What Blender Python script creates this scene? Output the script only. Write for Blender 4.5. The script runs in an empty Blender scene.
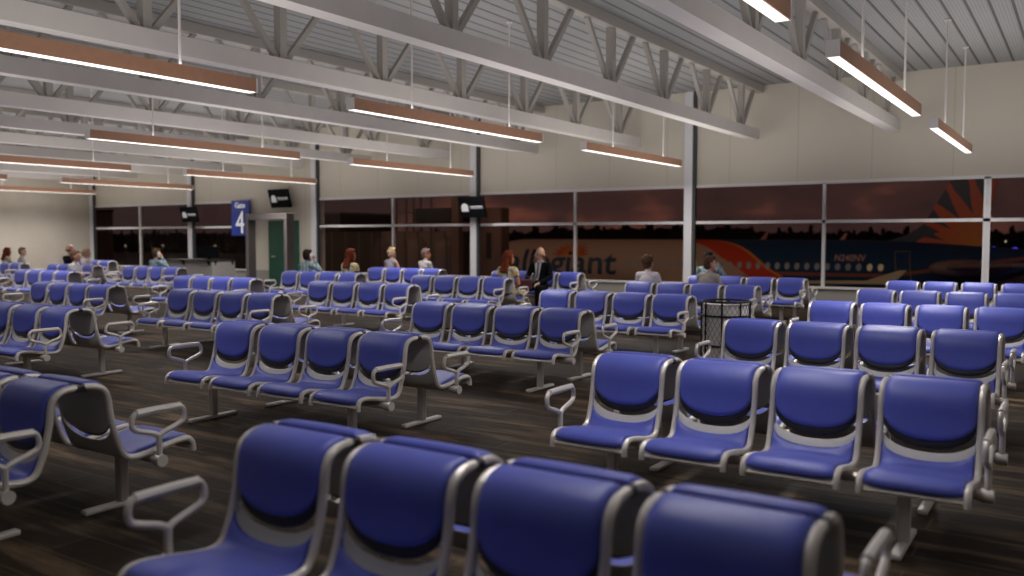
import bpy, bmesh, math, random
from mathutils import Vector, Matrix
random.seed(4)
C = bpy.context.scene.collection
PI = math.pi
def R(a): return math.radians(a)

# ------------------------------------------------------------------ materials
def mat(name, col, rough=.5, metal=0.0, spec=.5, noise=0.0, nscale=20.0, bump=0.0, emit=None, estr=0.0):
    m = bpy.data.materials.new(name); m.use_nodes = True
    nt = m.node_tree; b = nt.nodes['Principled BSDF']
    b.inputs['Base Color'].default_value = (*col, 1); b.inputs['Roughness'].default_value = rough
    b.inputs['Metallic'].default_value = metal; b.inputs['Specular IOR Level'].default_value = spec
    if emit: b.inputs['Emission Color'].default_value = (*emit, 1); b.inputs['Emission Strength'].default_value = estr
    if noise or bump:
        tc = nt.nodes.new('ShaderNodeTexCoord'); n = nt.nodes.new('ShaderNodeTexNoise')
        n.inputs['Scale'].default_value = nscale; n.inputs['Detail'].default_value = 5
        nt.links.new(tc.outputs['Object'], n.inputs['Vector'])
        if noise:
            r = nt.nodes.new('ShaderNodeValToRGB')
            r.color_ramp.elements[0].position = .3; r.color_ramp.elements[1].position = .7
            r.color_ramp.elements[0].color = tuple(c*(1-noise) for c in col)+(1,)
            r.color_ramp.elements[1].color = tuple(min(1, c*(1+noise)) for c in col)+(1,)
            nt.links.new(n.outputs['Fac'], r.inputs['Fac']); nt.links.new(r.outputs['Color'], b.inputs['Base Color'])
        if bump:
            bp = nt.nodes.new('ShaderNodeBump'); bp.inputs['Strength'].default_value = bump; bp.inputs['Distance'].default_value = .01
            nt.links.new(n.outputs['Fac'], bp.inputs['Height']); nt.links.new(bp.outputs['Normal'], b.inputs['Normal'])
    return m
class NT:
    def __init__(s, m): s.t = m.node_tree; s.b = s.t.nodes.get('Principled BSDF')
    def n(s, ty, **kw):
        k = s.t.nodes.new(ty)
        for a, v in kw.items(): setattr(k, a, v)
        return k
    def l(s, a, b): s.t.links.new(a, b)
    def math(s, op, a, b=None, c=None):
        k = s.n('ShaderNodeMath', operation=op)
        for i, v in enumerate((a, b, c)):
            if v is None: continue
            if hasattr(v, 'links'): s.l(v, k.inputs[i])
            else: k.inputs[i].default_value = v
        return k.outputs[0]
    def mix(s, f, a, b, blend='MIX'):
        k = s.n('ShaderNodeMixRGB', blend_type=blend)
        for i, v in zip(('Fac', 'Color1', 'Color2'), (f, a, b)):
            if hasattr(v, 'links'): s.l(v, k.inputs[i])
            elif isinstance(v, (int, float)): k.inputs[i].default_value = v
            else: k.inputs[i].default_value = (*v, 1)
        return k.outputs[0]

M = {}
M['blue'] = mat('blue_vinyl', (.082, .103, .45), .42, spec=.42, noise=.05, nscale=9)
M['frame'] = mat('silver_tube', (.68, .64, .61), .36, metal=.3)
M['shell'] = mat('grey_shell', (.60, .59, .58), .5, metal=.05)
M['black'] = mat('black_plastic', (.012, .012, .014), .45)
M['wall'] = mat('painted_wall', (.64, .585, .50), .85, noise=.05, nscale=1.2)
M['sill'] = mat('sill_paint', (.36, .345, .31), .7, noise=.04, nscale=3)
M['white'] = mat('white_paint', (.80, .78, .78), .45)
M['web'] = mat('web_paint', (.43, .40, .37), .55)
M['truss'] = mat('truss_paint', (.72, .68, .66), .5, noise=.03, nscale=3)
M['col'] = mat('column_paint', (.74, .73, .76), .5)
M['coldark'] = mat('column_side_shade', (.055, .055, .06), .6)
M['copper'] = mat('copper_housing', (.44, .235, .15), .45, noise=.06, nscale=12)
M['diff'] = mat('light_diffuser', (.9, .9, .9), .5, emit=(1, .955, .91), estr=1.0)
M['door'] = mat('green_door', (.016, .10, .062), .5, noise=.1, nscale=3)
M['sign'] = mat('sign_blue', (.018, .055, .42), .4)
M['signw'] = mat('sign_white', (.85, .85, .85), .5, emit=(1, 1, 1), estr=.3)  # faint glow put in to brighten the white lettering
M['det'] = mat('detector_grey', (.185, .165, .165), .5, noise=.04, nscale=4)
M['detd'] = mat('detector_dark', (.06, .053, .053), .5)
M['counter'] = mat('counter_laminate', (.40, .39, .375), .5, noise=.03, nscale=3)
M['dark'] = mat('dark_trim', (.02, .02, .022), .4)
M['screen'] = mat('screen_black', (.005, .006, .008), .7, spec=.1)
M['wire'] = mat('black_wire', (.012, .012, .013), .4, metal=.3)
M['liner'] = mat('bin_liner', (.72, .69, .67), .5, bump=.4, nscale=14)
M['asphalt'] = mat('apron_asphalt', (.030, .024, .021), .8, noise=.3, nscale=.15)
M['bluelamp'] = mat('blue_lamp', (.02, .02, .4), .4, emit=(.08, .07, 1), estr=1.2)
M['warmlamp'] = mat('warm_lamp', (.5, .4, .3), .4, emit=(1, .85, .6), estr=.7)

# ceiling deck: ribs run along y
m = mat('metal_deck', (.33, .335, .34), .55); k = NT(m); M['deck'] = m
tc = k.n('ShaderNodeTexCoord'); sx = k.n('ShaderNodeSeparateXYZ'); k.l(tc.outputs['Object'], sx.inputs[0])
fr = k.math('FRACT', k.math('MULTIPLY', sx.outputs[0], 1/.30))
groove = k.math('LESS_THAN', k.math('ABSOLUTE', k.math('SUBTRACT', fr, .5)), .075)
fr2 = k.math('FRACT', k.math('MULTIPLY', sx.outputs[0], 1/.05))
fine = k.math('MULTIPLY', k.math('LESS_THAN', fr2, .35), .30)
fr3 = k.math('FRACT', k.math('MULTIPLY', sx.outputs[1], 1/.11))
fine2 = k.math('MULTIPLY', k.math('LESS_THAN', fr3, .3), .18)
c1 = k.mix(groove, (.33, .335, .34), (.075, .072, .07)); c2 = k.mix(fine, c1, (.10, .10, .10)); c3 = k.mix(fine2, c2, (.12, .12, .12))
k.l(c3, k.b.inputs['Base Color'])

# floor: dark planks running along x with worn pale streaks
m = mat('plank_floor', (.05, .04, .03), .5); k = NT(m); M['floor'] = m
tc = k.n('ShaderNodeTexCoord')
mp = k.n('ShaderNodeMapping'); k.l(tc.outputs['Object'], mp.inputs[0])
br = k.n('ShaderNodeTexBrick'); k.l(mp.outputs[0], br.inputs['Vector'])
br.offset = .37; br.inputs['Scale'].default_value = 1; br.inputs['Brick Width'].default_value = 1.9; br.inputs['Row Height'].default_value = .24
br.inputs['Mortar Size'].default_value = .008; br.inputs['Mortar Smooth'].default_value = .3
br.inputs['Color1'].default_value = (.016, .0110, .0073, 1); br.inputs['Color2'].default_value = (.038, .026, .0165, 1); br.inputs['Mortar'].default_value = (.075, .057, .042, 1)
m2 = k.n('ShaderNodeMapping'); k.l(tc.outputs['Object'], m2.inputs[0]); m2.inputs['Scale'].default_value = (.75, 5.5, 1)
n1 = k.n('ShaderNodeTexNoise'); n1.inputs['Scale'].default_value = .9; n1.inputs['Detail'].default_value = 7; n1.inputs['Roughness'].default_value = .65; k.l(m2.outputs[0], n1.inputs['Vector'])
r1 = k.n('ShaderNodeValToRGB'); r1.color_ramp.elements[0].position = .50; r1.color_ramp.elements[1].position = .74; k.l(n1.outputs['Fac'], r1.inputs['Fac'])
n2 = k.n('ShaderNodeTexNoise'); n2.inputs['Scale'].default_value = .55; n2.inputs['Detail'].default_value = 3; k.l(tc.outputs['Object'], n2.inputs['Vector'])
r2 = k.n('ShaderNodeValToRGB'); r2.color_ramp.elements[0].position = .35; r2.color_ramp.elements[1].position = .75; k.l(n2.outputs['Fac'], r2.inputs['Fac'])
f1 = k.math('MULTIPLY', r1.outputs['Color'], .95)
ca = k.mix(f1, br.outputs['Color'], (.26, .18, .115)); cb = k.mix(k.math('MULTIPLY', r2.outputs['Color'], .7), ca, (.010, .0075, .006))
k.l(cb, k.b.inputs['Base Color'])
k.l(k.math('MULTIPLY_ADD', n1.outputs['Fac'], .3, .45), k.b.inputs['Roughness']); k.b.inputs['Specular IOR Level'].default_value = .07
bp = k.n('ShaderNodeBump'); bp.inputs['Strength'].default_value = .25; bp.inputs['Distance'].default_value = .01; k.l(n1.outputs['Fac'], bp.inputs['Height']); k.l(bp.outputs['Normal'], k.b.inputs['Normal'])

# glass
m = bpy.data.materials.new('window_glass'); m.use_nodes = True; k = NT(m); M['glass'] = m
k.t.nodes.remove(k.b); o = k.t.nodes['Material Output']
tr = k.n('ShaderNodeBsdfTransparent'); tr.inputs[0].default_value = (.78, .74, .73, 1)
gl = k.n('ShaderNodeBsdfGlossy'); gl.inputs['Roughness'].default_value = .12; gl.inputs[0].default_value = (.9, .85, .85, 1)
mx = k.n('ShaderNodeMixShader'); mx.inputs[0].default_value = .010
k.l(tr.outputs[0], mx.inputs[1]); k.l(gl.outputs[0], mx.inputs[2]); k.l(mx.outputs[0], o.inputs[0])

# ------------------------------------------------------------------ helpers
def tag(o, label=None, cat=None, group=None, kind=None):
    if label: o['label'] = label
    if cat: o['category'] = cat
    if group: o['group'] = group
    if kind: o['kind'] = kind
    return o
def empty(name, loc=(0, 0, 0), rz=0, parent=None):
    o = bpy.data.objects.new(name, None); C.objects.link(o); o.location = loc; o.rotation_euler.z = rz
    o.empty_display_size = .1
    if parent: o.parent = parent
    return o
class MB:
    def __init__(s): s.v = []; s.f = []
    def add(s, vs, fs):
        b = len(s.v); s.v += [tuple(v) for v in vs]; s.f += [tuple(b+i for i in f) for f in fs]; return s
    def box(s, x0, x1, y0, y1, z0, z1):
        return s.add([(x0, y0, z0), (x1, y0, z0), (x1, y1, z0), (x0, y1, z0), (x0, y0, z1), (x1, y0, z1), (x1, y1, z1), (x0, y1, z1)],
                     [(0, 3, 2, 1), (4, 5, 6, 7), (0, 1, 5, 4), (1, 2, 6, 5), (2, 3, 7, 6), (3, 0, 4, 7)])
    def bar(s, a, b, w, h, up=(0, 0, 1)):
        a = Vector(a); b = Vector(b); d = (b-a).normalized(); u = Vector(up)
        if abs(d.dot(u)) > .98: u = Vector((0, 1, 0))
        r = d.cross(u).normalized(); u = r.cross(d).normalized()
        vs = [p+r*sx*w/2+u*sz*h/2 for p in (a, b) for sx, sz in ((-1, -1), (1, -1), (1, 1), (-1, 1))]
        return s.add(vs, [(3, 2, 1, 0), (4, 5, 6, 7), (0, 1, 5, 4), (1, 2, 6, 5), (2, 3, 7, 6), (3, 0, 4, 7)])
    def tube(s, pts, r, n=8, closed=False, ref=(1, 0, 0)):
        pts = [Vector(p) for p in pts]; N = len(pts); vs = []
        rr = r if isinstance(r, (list, tuple)) else [r]*N
        pr = None
        for i, p in enumerate(pts):
            if closed: d = pts[(i+1) % N]-pts[i-1]
            else: d = pts[min(i+1, N-1)]-pts[max(i-1, 0)]
            d.normalize(); a = pr if pr is not None else Vector(ref)
            if abs(a.dot(d)) > .95: a = Vector((0, 0, 1)) if abs(d.z) < .9 else Vector((0, 1, 0))
            a = (a-d*a.dot(d)).normalized(); pr = a; b = d.cross(a)
            for j in range(n):
                t = 2*PI*j/n; vs.append(p+(a*math.cos(t)+b*math.sin(t))*rr[i])
        fs = []
        for i in range(N if closed else N-1):
            for j in range(n):
                k = (i+1) % N
                fs.append((i*n+j, i*n+(j+1) % n, k*n+(j+1) % n, k*n+j))
        if not closed: fs += [tuple(range(n))[::-1], tuple((N-1)*n+j for j in range(n))]
        return s.add(vs, fs)
    def lathe(s, prof, n=24, c=(0, 0, 0), caps=True):
        vs = [(c[0]+r*math.cos(2*PI*j/n), c[1]+r*math.sin(2*PI*j/n), c[2]+z) for r, z in prof for j in range(n)]
        fs = [(i*n+j, i*n+(j+1) % n, (i+1)*n+(j+1) % n, (i+1)*n+j) for i in range(len(prof)-1) for j in range(n)]
        if caps: fs += [tuple(range(n))[::-1], tuple((len(prof)-1)*n+j for j in range(n))]
        return s.add(vs, fs)
    def ell(s, c, r, nu=14, nv=9, rot=None):
        vs = []; fs = []
        for i in range(nv+1):
            t = PI*i/nv
            for j in range(nu):
                p = 2*PI*j/nu; v = Vector((r[0]*math.sin(t)*math.cos(p), r[1]*math.sin(t)*math.sin(p), -r[2]*math.cos(t)))
                if rot is not None: v = rot @ v
                vs.append(Vector(c)+v)
        for i in range(nv):
            for j in range(nu):
                fs.append((i*nu+j, i*nu+(j+1) % nu, (i+1)*nu+(j+1) % nu, (i+1)*nu+j))
        return s.add(vs, fs)
    def cap(s, a, b, ra, rb, n=12):   # tapered capsule
        a = Vector(a); b = Vector(b); d = (b-a); L = d.length
        if L < 1e-6: return s.ell(a, (ra,)*3)
        d /= L; x = d.orthogonal().normalized(); y = d.cross(x); rings = []
        for t in (-90, -60, -30, 0): rings.append((a+d*ra*math.sin(R(t)), max(ra*math.cos(R(t)), ra*.02)))
        for t in (0, 30, 60, 90): rings.append((b+d*rb*math.sin(R(t)), max(rb*math.cos(R(t)), rb*.02)))
        vs = [p+(x*math.cos(2*PI*j/n)+y*math.sin(2*PI*j/n))*r for p, r in rings for j in range(n)]
        fs = [(i*n+j, i*n+(j+1) % n, (i+1)*n+(j+1) % n, (i+1)*n+j) for i in range(len(rings)-1) for j in range(n)]
        fs += [tuple(range(n))[::-1], tuple((len(rings)-1)*n+j for j in range(n))]
        return s.add(vs, fs)
    def mesh(s, name):
        me = bpy.data.meshes.new(name); me.from_pydata(s.v, [], s.f); me.update(); return me
    def build(s, name, material, parent=None, smooth=False, bevel=0, loc=None, auto=True):
        bm = bmesh.new(); me = s.mesh(name); bm.from_mesh(me)
        bmesh.ops.remove_doubles(bm, verts=bm.verts, dist=1e-5)
        if bevel:
            es = [e for e in bm.edges if len(e.link_faces) == 2 and e.calc_face_angle(0) > .6]
            bmesh.ops.bevel(bm, geom=es, offset=bevel, segments=2, affect='EDGES', profile=.5)
        bmesh.ops.recalc_face_normals(bm, faces=bm.faces)
        if smooth:
            for f in bm.faces: f.smooth = True
            for e in bm.edges:
                if len(e.link_faces) == 2 and e.calc_face_angle(0) > .75: e.smooth = False
        bm.to_mesh(me); bm.free()
        me.materials.append(material)
        o = bpy.data.objects.new(name, me); C.objects.link(o)
        if parent: o.parent = parent
        if loc: o.location = loc
        return o
def copy_tree(o, parent=None):
    c = o.copy(); C.objects.link(c)
    if parent is not None: c.parent = parent
    for ch in KIDS.get(o.name, []): copy_tree(ch, c)
    return c
KIDS = {}
def index_kids():
    KIDS.clear()
    for o in bpy.data.objects:
        if o.parent: KIDS.setdefault(o.parent.name, []).append(o)
def struct(o): o['kind'] = 'structure'; return o
def crom(P, n=5):
    out = []
    Q = [P[0]]+list(P)+[P[-1]]
    for i in range(1, len(Q)-2):
        for j in range(n):
            t = j/n; a = []
            for c in range(len(P[0])):
                p0, p1, p2, p3 = Q[i-1][c], Q[i][c], Q[i+1][c], Q[i+2][c]
                a.append(.5*((2*p1)+(-p0+p2)*t+(2*p0-5*p1+4*p2-p3)*t*t+(-p0+3*p1-3*p2+p3)*t**3))
            out.append(tuple(a))
    out.append(tuple(P[-1])); return out
FONT = None
def text_mesh(s, size, material, parent, name, align='CENTER', extrude=0.004, xscale=1.0, bold=0.0, cuts=None):
    cu = bpy.data.curves.new(name, 'FONT'); cu.body = s; cu.size = size; cu.align_x = align; cu.extrude = extrude; cu.offset = bold
    cu.resolution_u = 4
    t = bpy.data.objects.new(name, cu); C.objects.link(t)
    bpy.context.view_layer.update()
    me = bpy.data.meshes.new_from_object(t.evaluated_get(bpy.context.evaluated_depsgraph_get()))
    bpy.data.objects.remove(t); bpy.data.curves.remove(cu)
    me.materials.clear(); me.materials.append(material)
    o = bpy.data.objects.new(name, me); C.objects.link(o)
    if parent: o.parent = parent
    for v in me.vertices: v.co.x *= xscale
    return o

# ------------------------------------------------------------------ room shell
ZC = 5.16; YW = 20.35; XL, XR, YB = -34.0, 9.0, -7.0
struct(MB().box(XL-.3, XR+.3, YB-.3, YW+.3, -.12, 0).build('floor', M['floor']))
struct(MB().box(XL-.3, XR+.3, YB-.3, YW+.3, ZC, ZC+.2).build('ceiling', M['deck']))
ZS, ZM, ZT = .52, 1.99, 2.87
w = MB(); w.box(XL-.3, XR+.3, YW, YW+.3, ZT, ZC); w.box(XL-.3, XR+.3, YW, YW+.3, 0, ZS-.03)
w.box(-24.45, -21.02, YW, YW+.3, ZS-.03, ZT)
mw = mat('front_wall_paint', (.47, .43, .365), .85); k = NT(mw)
tc = k.n('ShaderNodeTexCoord'); sx = k.n('ShaderNodeSeparateXYZ'); k.l(tc.outputs['Object'], sx.inputs[0])
seam = k.math('LESS_THAN', k.math('FRACT', k.math('MULTIPLY', k.math('ADD', sx.outputs[0], 100), 1/1.6)), .009)
nz = k.n('ShaderNodeTexNoise'); nz.inputs['Scale'].default_value = .6; nz.inputs['Detail'].default_value = 4; k.l(tc.outputs['Object'], nz.inputs['Vector'])
rp = k.n('ShaderNodeValToRGB'); rp.color_ramp.elements[0].color = (.63, .58, .49, 1); rp.color_ramp.elements[1].color = (.72, .665, .575, 1); k.l(nz.outputs['Fac'], rp.inputs['Fac'])
c1 = k.mix(k.math('MULTIPLY', seam, .35), rp.outputs['Color'], (.25, .22, .19))
low = k.math('LESS_THAN', sx.outputs[2], .5)
k.l(k.mix(low, c1, (.35, .335, .30)), k.b.inputs['Base Color'])
struct(w.build('wall_front', mw))
struct(MB().box(XL-.3, XL, YB, YW, 0, ZC).build('wall_left', M['wall']))
struct(MB().box(XR, XR+.3, YB, YW, 0, ZC).build('wall_right', M['wall']))
struct(MB().box(XL, XR, YB-.3, YB, 0, ZC).build('wall_back', M['wall']))
struct(MB().box(XL, XR, YW-.015, YW, 0, .1).build('baseboard_front', M['dark']))
struct(MB().box(XL, XL+.015, YB, YW-.02, 0, .1).build('baseboard_left', M['dark']))
# windows
bays = [(-33.85, -27.60, -30.68), (-27.60, -24.45, None), (-21.02, -14.72, -17.78), (-14.72, -8.22, -11.40), (-8.22, -1.74, -4.98), (-1.74, 4.80, 1.5), (4.8, 8.9, None)]
for i, (a, b, mm) in enumerate(bays):
    f = MB(); y0, y1 = YW-.03, YW+.06
    f.box(a, b, y0, y1, ZT-.035, ZT+.035); f.box(a, b, y0, y1, ZM-.035, ZM+.035); f.box(a, b, y0-.03, y1, ZS-.05, ZS)
    for x in [a+.03, b-.03]+([mm] if mm else []): f.box(x-.035, x+.035, y0, y1, ZS, ZT)
    fr_ = struct(f.build('window_%d' % (i+1), M['white']))
    xs = [a+.06]+([mm-.03, mm+.03] if mm else [])+[b-.06]
    for j in range(0, len(xs), 2):
        for z0, z1 in ((ZS, ZM-.03), (ZM+.03, ZT-.03)):
            g = MB().add([(xs[j], YW+.02, z0), (xs[j+1], YW+.02, z0), (xs[j+1], YW+.02, z1), (xs[j], YW+.02, z1)], [(0, 1, 2, 3)]).build('pane', M['glass'], fr_)
# columns (trim)
for i, x in enumerate((-33.85, -27.52, -21.12, -14.70, -8.22)):
    c = struct(MB().box(x-.07, x+.14, YW-.14, YW+.02, 0, ZC).build('trim_%d' % (i+1), M['col'], bevel=.01))
    MB().box(x+.138, x+.21, YW-.10, YW+.0, 0, ZC).build('side_shade', M['coldark'], c)  # dark strip standing in for the shaded right side of the column
# green door
d = struct(MB().box(-23.28, -21.94, YW-.05, YW-.001, .0, 2.14).build('door_1', M['door'], bevel=.008))
MB().tube([(-23.12, YW-.05, .98), (-23.12, YW-.11, .98), (-22.97, YW-.11, .98)], .014).build('door_handle', M['frame'], d, smooth=True)
fm = MB(); fm.box(-23.33, -23.28, YW-.06, YW-.001, 0, 2.19); fm.box(-21.94, -21.89, YW-.06, YW-.001, 0, 2.19); fm.box(-23.28, -21.94, YW-.06, YW-.001, 2.14, 2.19)
fm.build('door_frame', M['door'], d)

# ------------------------------------------------------------------ trusses
def make_truss():
    root = empty('roof_truss')
    t = MB(); Y0, Y1 = YB+.1, 20.07; hw = .118
    z0, z1 = 3.86, 4.10
    outline = [(-hw, Y0), (hw, Y0), (hw, Y1-hw)]+[(hw*math.cos(a), Y1-hw+hw*math.sin(a)) for a in [PI*i/8 for i in range(1, 8)]]+[(-hw, Y1-hw)]
    n = len(outline)
    t.add([(x, y, z0) for x, y in outline]+[(x, y, z1) for x, y in outline], [tuple(range(n))[::-1], tuple(range(n, 2*n))]+[(i, (i+1) % n, n+(i+1) % n, n+i) for i in range(n)])
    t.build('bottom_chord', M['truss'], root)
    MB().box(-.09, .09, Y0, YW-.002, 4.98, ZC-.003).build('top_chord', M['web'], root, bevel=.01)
    y = 19.0
    while y > YB+1:
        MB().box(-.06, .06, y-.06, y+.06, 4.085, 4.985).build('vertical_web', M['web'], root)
        for s in (-1, 1):
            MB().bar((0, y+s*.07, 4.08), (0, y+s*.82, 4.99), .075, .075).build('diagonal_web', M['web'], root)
        y -= 2.1
    return root
tr0 = make_truss(); index_kids()
ordn = ['first', 'second', 'third', 'fourth', 'fifth', 'sixth', 'seventh', 'eighth', 'ninth', 'tenth', 'eleventh']
for i in range(11):
    o = tr0 if i == 0 else copy_tree(tr0)
    o.location.x = -3.49-2.985*i
    lab = ['white steel roof truss farthest right, between two rows of pendant lights',
           'second steel roof truss from the right, its visible side taupe',
           'third steel roof truss from the right, its visible side bright white',
           'fourth steel roof truss from the right, its visible side taupe']
    tag(o, lab[i] if i < 4 else 'pale steel roof truss, %s counted from the right end' % ordn[i], 'roof truss', 'roof trusses across the hall')

# ------------------------------------------------------------------ pendant lights
LZ = 3.28
def make_light():
    root = empty('pendant_light')
    MB().box(-.062, .062, .37, 5.03, LZ+.006, LZ+.155).build('housing', M['copper'], root)
    MB().box(-.050, .050, .38, 5.02, LZ, LZ+.008).build('diffuser', M['diff'], root)
    for y in (.35, 5.03): MB().box(-.063, .063, y, y+.022, LZ+.002, LZ+.157).build('end_cap', M['white'], root)
    for y in (1.60, 4.08): MB().tube([(0, y, LZ+.12), (0, y, ZC-.01)], .015).build('hanging_rod', M['truss'], root, smooth=True)
    for y in (1.60, 4.08): MB().lathe([(.05, ZC-.025), (.05, ZC-.002)], 12, (0, y, 0)).build('ceiling_cup', M['truss'], root)
    return root
M['diff'].node_tree.nodes['Principled BSDF'].inputs['Emission Strength'].default_value = 1.6
def area(name, loc, rot, sx_, sy_, power, col, spread=180):
    l = bpy.data.lights.new(name, 'AREA'); l.shape = 'RECTANGLE'; l.size = sx_; l.size_y = sy_; l.energy = power; l.color = col; l.spread = R(spread)
    o = bpy.data.objects.new(name, l); C.objects.link(o); o.location = loc; o.rotation_euler = rot; return o
lt0 = make_light(); index_kids(); first = True
for ci, x in enumerate((4.0, -2.0, -8.02, -14.02, -20.02, -26.0, -31.9)):
    for ri, y in enumerate((-4.5, 1.75, 8.0, 14.25)):
        o = lt0 if first else copy_tree(lt0)
        first = False
        o.location = (x, y, 0)
        area('down_light', (x, y+2.7, LZ-.004), (0, 0, 0), .09, 4.6, (0, 52, 98, 112)[ri], (1, .955, .92), 150)
        area('ceiling_fill', (x, y+2.7, LZ+.17), (PI, 0, 0), .10, 4.6, 5, (1, .955, .92), 180)  # fill added above each housing to brighten the ceiling
        cl = ['in the row beyond the right edge', 'in rightmost row', 'in second row from right', 'in third row from right',
              'in fourth row from right', 'in fifth row from right', 'in leftmost row'][ci]
        rl = ['behind the viewer', 'nearest the viewer', 'middle of the row', 'closest to window wall'][ri]
        tag(o, 'copper-sided pendant light %s, %s' % (cl, rl), 'pendant light', 'linear pendant lights')

# ------------------------------------------------------------------ benches
PROF = crom([(-.708, .330), (-.706, .372), (-.685, .404), (-.63, .415), (-.51, .398), (-.40, .378), (-.31, .371), (-.255, .392), (-.222, .455), (-.192, .55), (-.172, .65), (-.163, .728), (-.140, .784), (-.088, .813), (-.022, .820)], 5)
PL = [0]
for i in range(1, len(PROF)): PL.append(PL[-1]+math.dist(PROF[i], PROF[i-1]))
LT = PL[-1]
def prof(s):
    s = max(0, min(LT, s))
    for i in range(1, len(PL)):
        if PL[i] >= s: break
    t = (s-PL[i-1])/max(1e-9, PL[i]-PL[i-1]); a, b = PROF[i-1], PROF[i]
    return (a[0]+(b[0]-a[0])*t, a[1]+(b[1]-a[1])*t)
def nrm(s):
    a = prof(s-.012); b = prof(s+.012); d = (b[0]-a[0], b[1]-a[1]); L = math.hypot(*d)
    return (-d[1]/L, d[0]/L)      # outward: up over the seat, forward on the back
S_BACKZ = lambda z: next(PL[i] for i in range(35, len(PL)) if PROF[i][1] >= z)
def sheet(mb, x0, x1, sa, sb, off, th, nx=12, ns=22, puff=0.0, mirror=False):
    """curved panel following the seat profile; sa/sb are functions of u in -1..1"""
    top = []; bot = []
    for i in range(nx+1):
        u = -1+2*i/nx; uu = math.sin(u*PI/2); x = (x0+x1)/2+uu*(x1-x0)/2
        a, b = sa(uu), sb(uu)
        for j in range(ns+1):
            v = -1+2*j/ns; vv = math.sin(v*PI/2); s = (a+b)/2+vv*(b-a)/2
            p = prof(s); n = nrm(s)
            e = min(1, (1-abs(uu))/.07)*min(1, (1-abs(vv))/.10); e = math.sqrt(max(0, min(1, e)))
            h = off+th*(.35+.65*e)+puff*(1-uu*uu)*(1-vv*vv)
            top.append((x, p[0]+n[0]*h, p[1]+n[1]*h)); bot.append((x, p[0]+n[0]*off, p[1]+n[1]*off))
    N = ns+1; K = len(top); fs = []
    for i in range(nx):
        for j in range(ns):
            a = i*N+j; fs.append((a, a+1, a+N+1, a+N)); fs.append((K+a, K+a+N, K+a+N+1, K+a+1))
    for j in range(ns):
        fs.append((j, K+j, K+j+1, j+1)); a = nx*N+j; fs.append((a, a+1, K+a+1, K+a))
    for i in range(nx):
        a = i*N; fs.append((a, a+N, K+a+N, K+a)); a = i*N+ns; fs.append((a, K+a, K+a+N, a+N))
    vs = top+bot
    if mirror: vs = [(x, -y, z) for x, y, z in vs]
    return mb.add(vs, fs)
PITCH = .608; SW = .530; XO = .042
s340 = S_BACKZ(.44); 
def arcU(zmid, zside):     # U-shaped cut: low in the middle
    a, b = S_BACKZ(zmid), S_BACKZ(zside)
    return lambda u: a+(b-a)*(1-math.sqrt(max(0, 1-min(1, abs(u))**2.4)))
def make_bench():
    root = empty('airport_bench')
    W = PITCH*3+SW+XO
    for sgn in (0, 1):
        mir = bool(sgn); q = -1 if mir else 1
        for i in range(4):
            x0 = i*PITCH+XO; x1 = x0+SW; a, b = x0+.03, x1-.03
            seat = empty('seat', (0, 0, 0), 0, root)
            sh = sheet(MB(), a-.012, b+.012, lambda u: .02, arcU(.468, .59), -.016, .012, mirror=mir).build('seat_shell', M['shell'], seat, smooth=True)
            bs = sheet(MB(), a-.012, b+.012, arcU(.50, .63), lambda u: LT, -.016, .010, mirror=mir).build('back_shell', M['shell'], seat, smooth=True)
            sheet(MB(), a+.004, b-.004, lambda u: .040+.018*abs(u)**6, arcU(.425, .50), -.004, .030, puff=.010, mirror=mir).build('seat_pad', M['blue'], seat, smooth=True)
            sheet(MB(), a+.002, b-.002, arcU(.486, .615), lambda u: LT-.1, -.006, .016, mirror=mir).build('gap_shade', M['black'], seat, smooth=True)  # black strip standing in for the shaded gap below the back pad
            sheet(MB(), a+.003, b-.003, arcU(.518, .655), lambda u: LT-.004, .006, .024, puff=.008, mirror=mir).build('back_pad', M['blue'], seat, smooth=True)
            for x in (x0+.017, x1-.017):
                MB().tube([(x, q*y, z) for y, z in PROF], .0185, 8).build('side_tube', M['frame'], seat, smooth=True)
            MB().tube([(x0+.017, q*-.700, .352), (x1-.017, q*-.700, .352)], .013, 8).build('front_rail', M['frame'], seat, smooth=True)
        MB().tube([(-.07, q*-.435, .335), (W+.07, q*-.435, .335)], .026, 10, ref=(0, 1, 0)).build('support_beam', M['frame'], root, smooth=True)
        for x in (.34, W-.34):
            leg = MB().box(x-.032, x+.032, q*-.435-.028, q*-.435+.028, .03, .34).build('leg', M['frame'], root, bevel=.008)
            MB().box(x-.03, x+.03, q*-.435-.25, q*-.435+.25, .0, .032).build('foot_bar', M['frame'], leg, bevel=.01)
        for x in (-.045, W+.045):
            arm = empty('armrest', (0, 0, 0), 0, root)
            loop = crom([(-.435, .478), (-.475, .50), (-.575, .532), (-.602, .555), (-.606, .60), (-.588, .628), (-.55, .634), (-.43, .636), (-.31, .634), (-.275, .622), (-.262, .59), (-.266, .553), (-.30, .53), (-.395, .50), (-.435, .478)], 4)[:-1]
            MB().tube([(x, q*y, z) for y, z in loop], .0155, 8, closed=True).build('arm_loop', M['frame'], arm, smooth=True)
            MB().tube([(x, q*-.58, .634), (x, q*-.43, .636), (x, q*-.29, .634)], .022, 8).build('arm_grip', M['frame'], arm, smooth=True)
            MB().tube([(x, q*-.435, .482), (x, q*-.435, .335)], .017, 8).build('arm_stem', M['frame'], arm, smooth=True)
            MB().tube([(x-.03, q*-.435, .335), (x+.03, q*-.435, .335)], .036, 14, ref=(0, 1, 0)).build('hub', M['frame'], arm, smooth=True)
    for i in range(4):
        for x in (i*PITCH+XO+.017, i*PITCH+XO+SW-.017):
            MB().box(x-.016, x+.016, -.034, .034, .80, .83).build('joining_clip', M['black'], root, bevel=.005)
    return root
bench0 = make_bench(); index_kids()
COLX = dict(A=-3.0, B=-6.93, C=-11.88, D=-15.80, E=-22.07, F=-25.88, G=-29.78)
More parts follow.
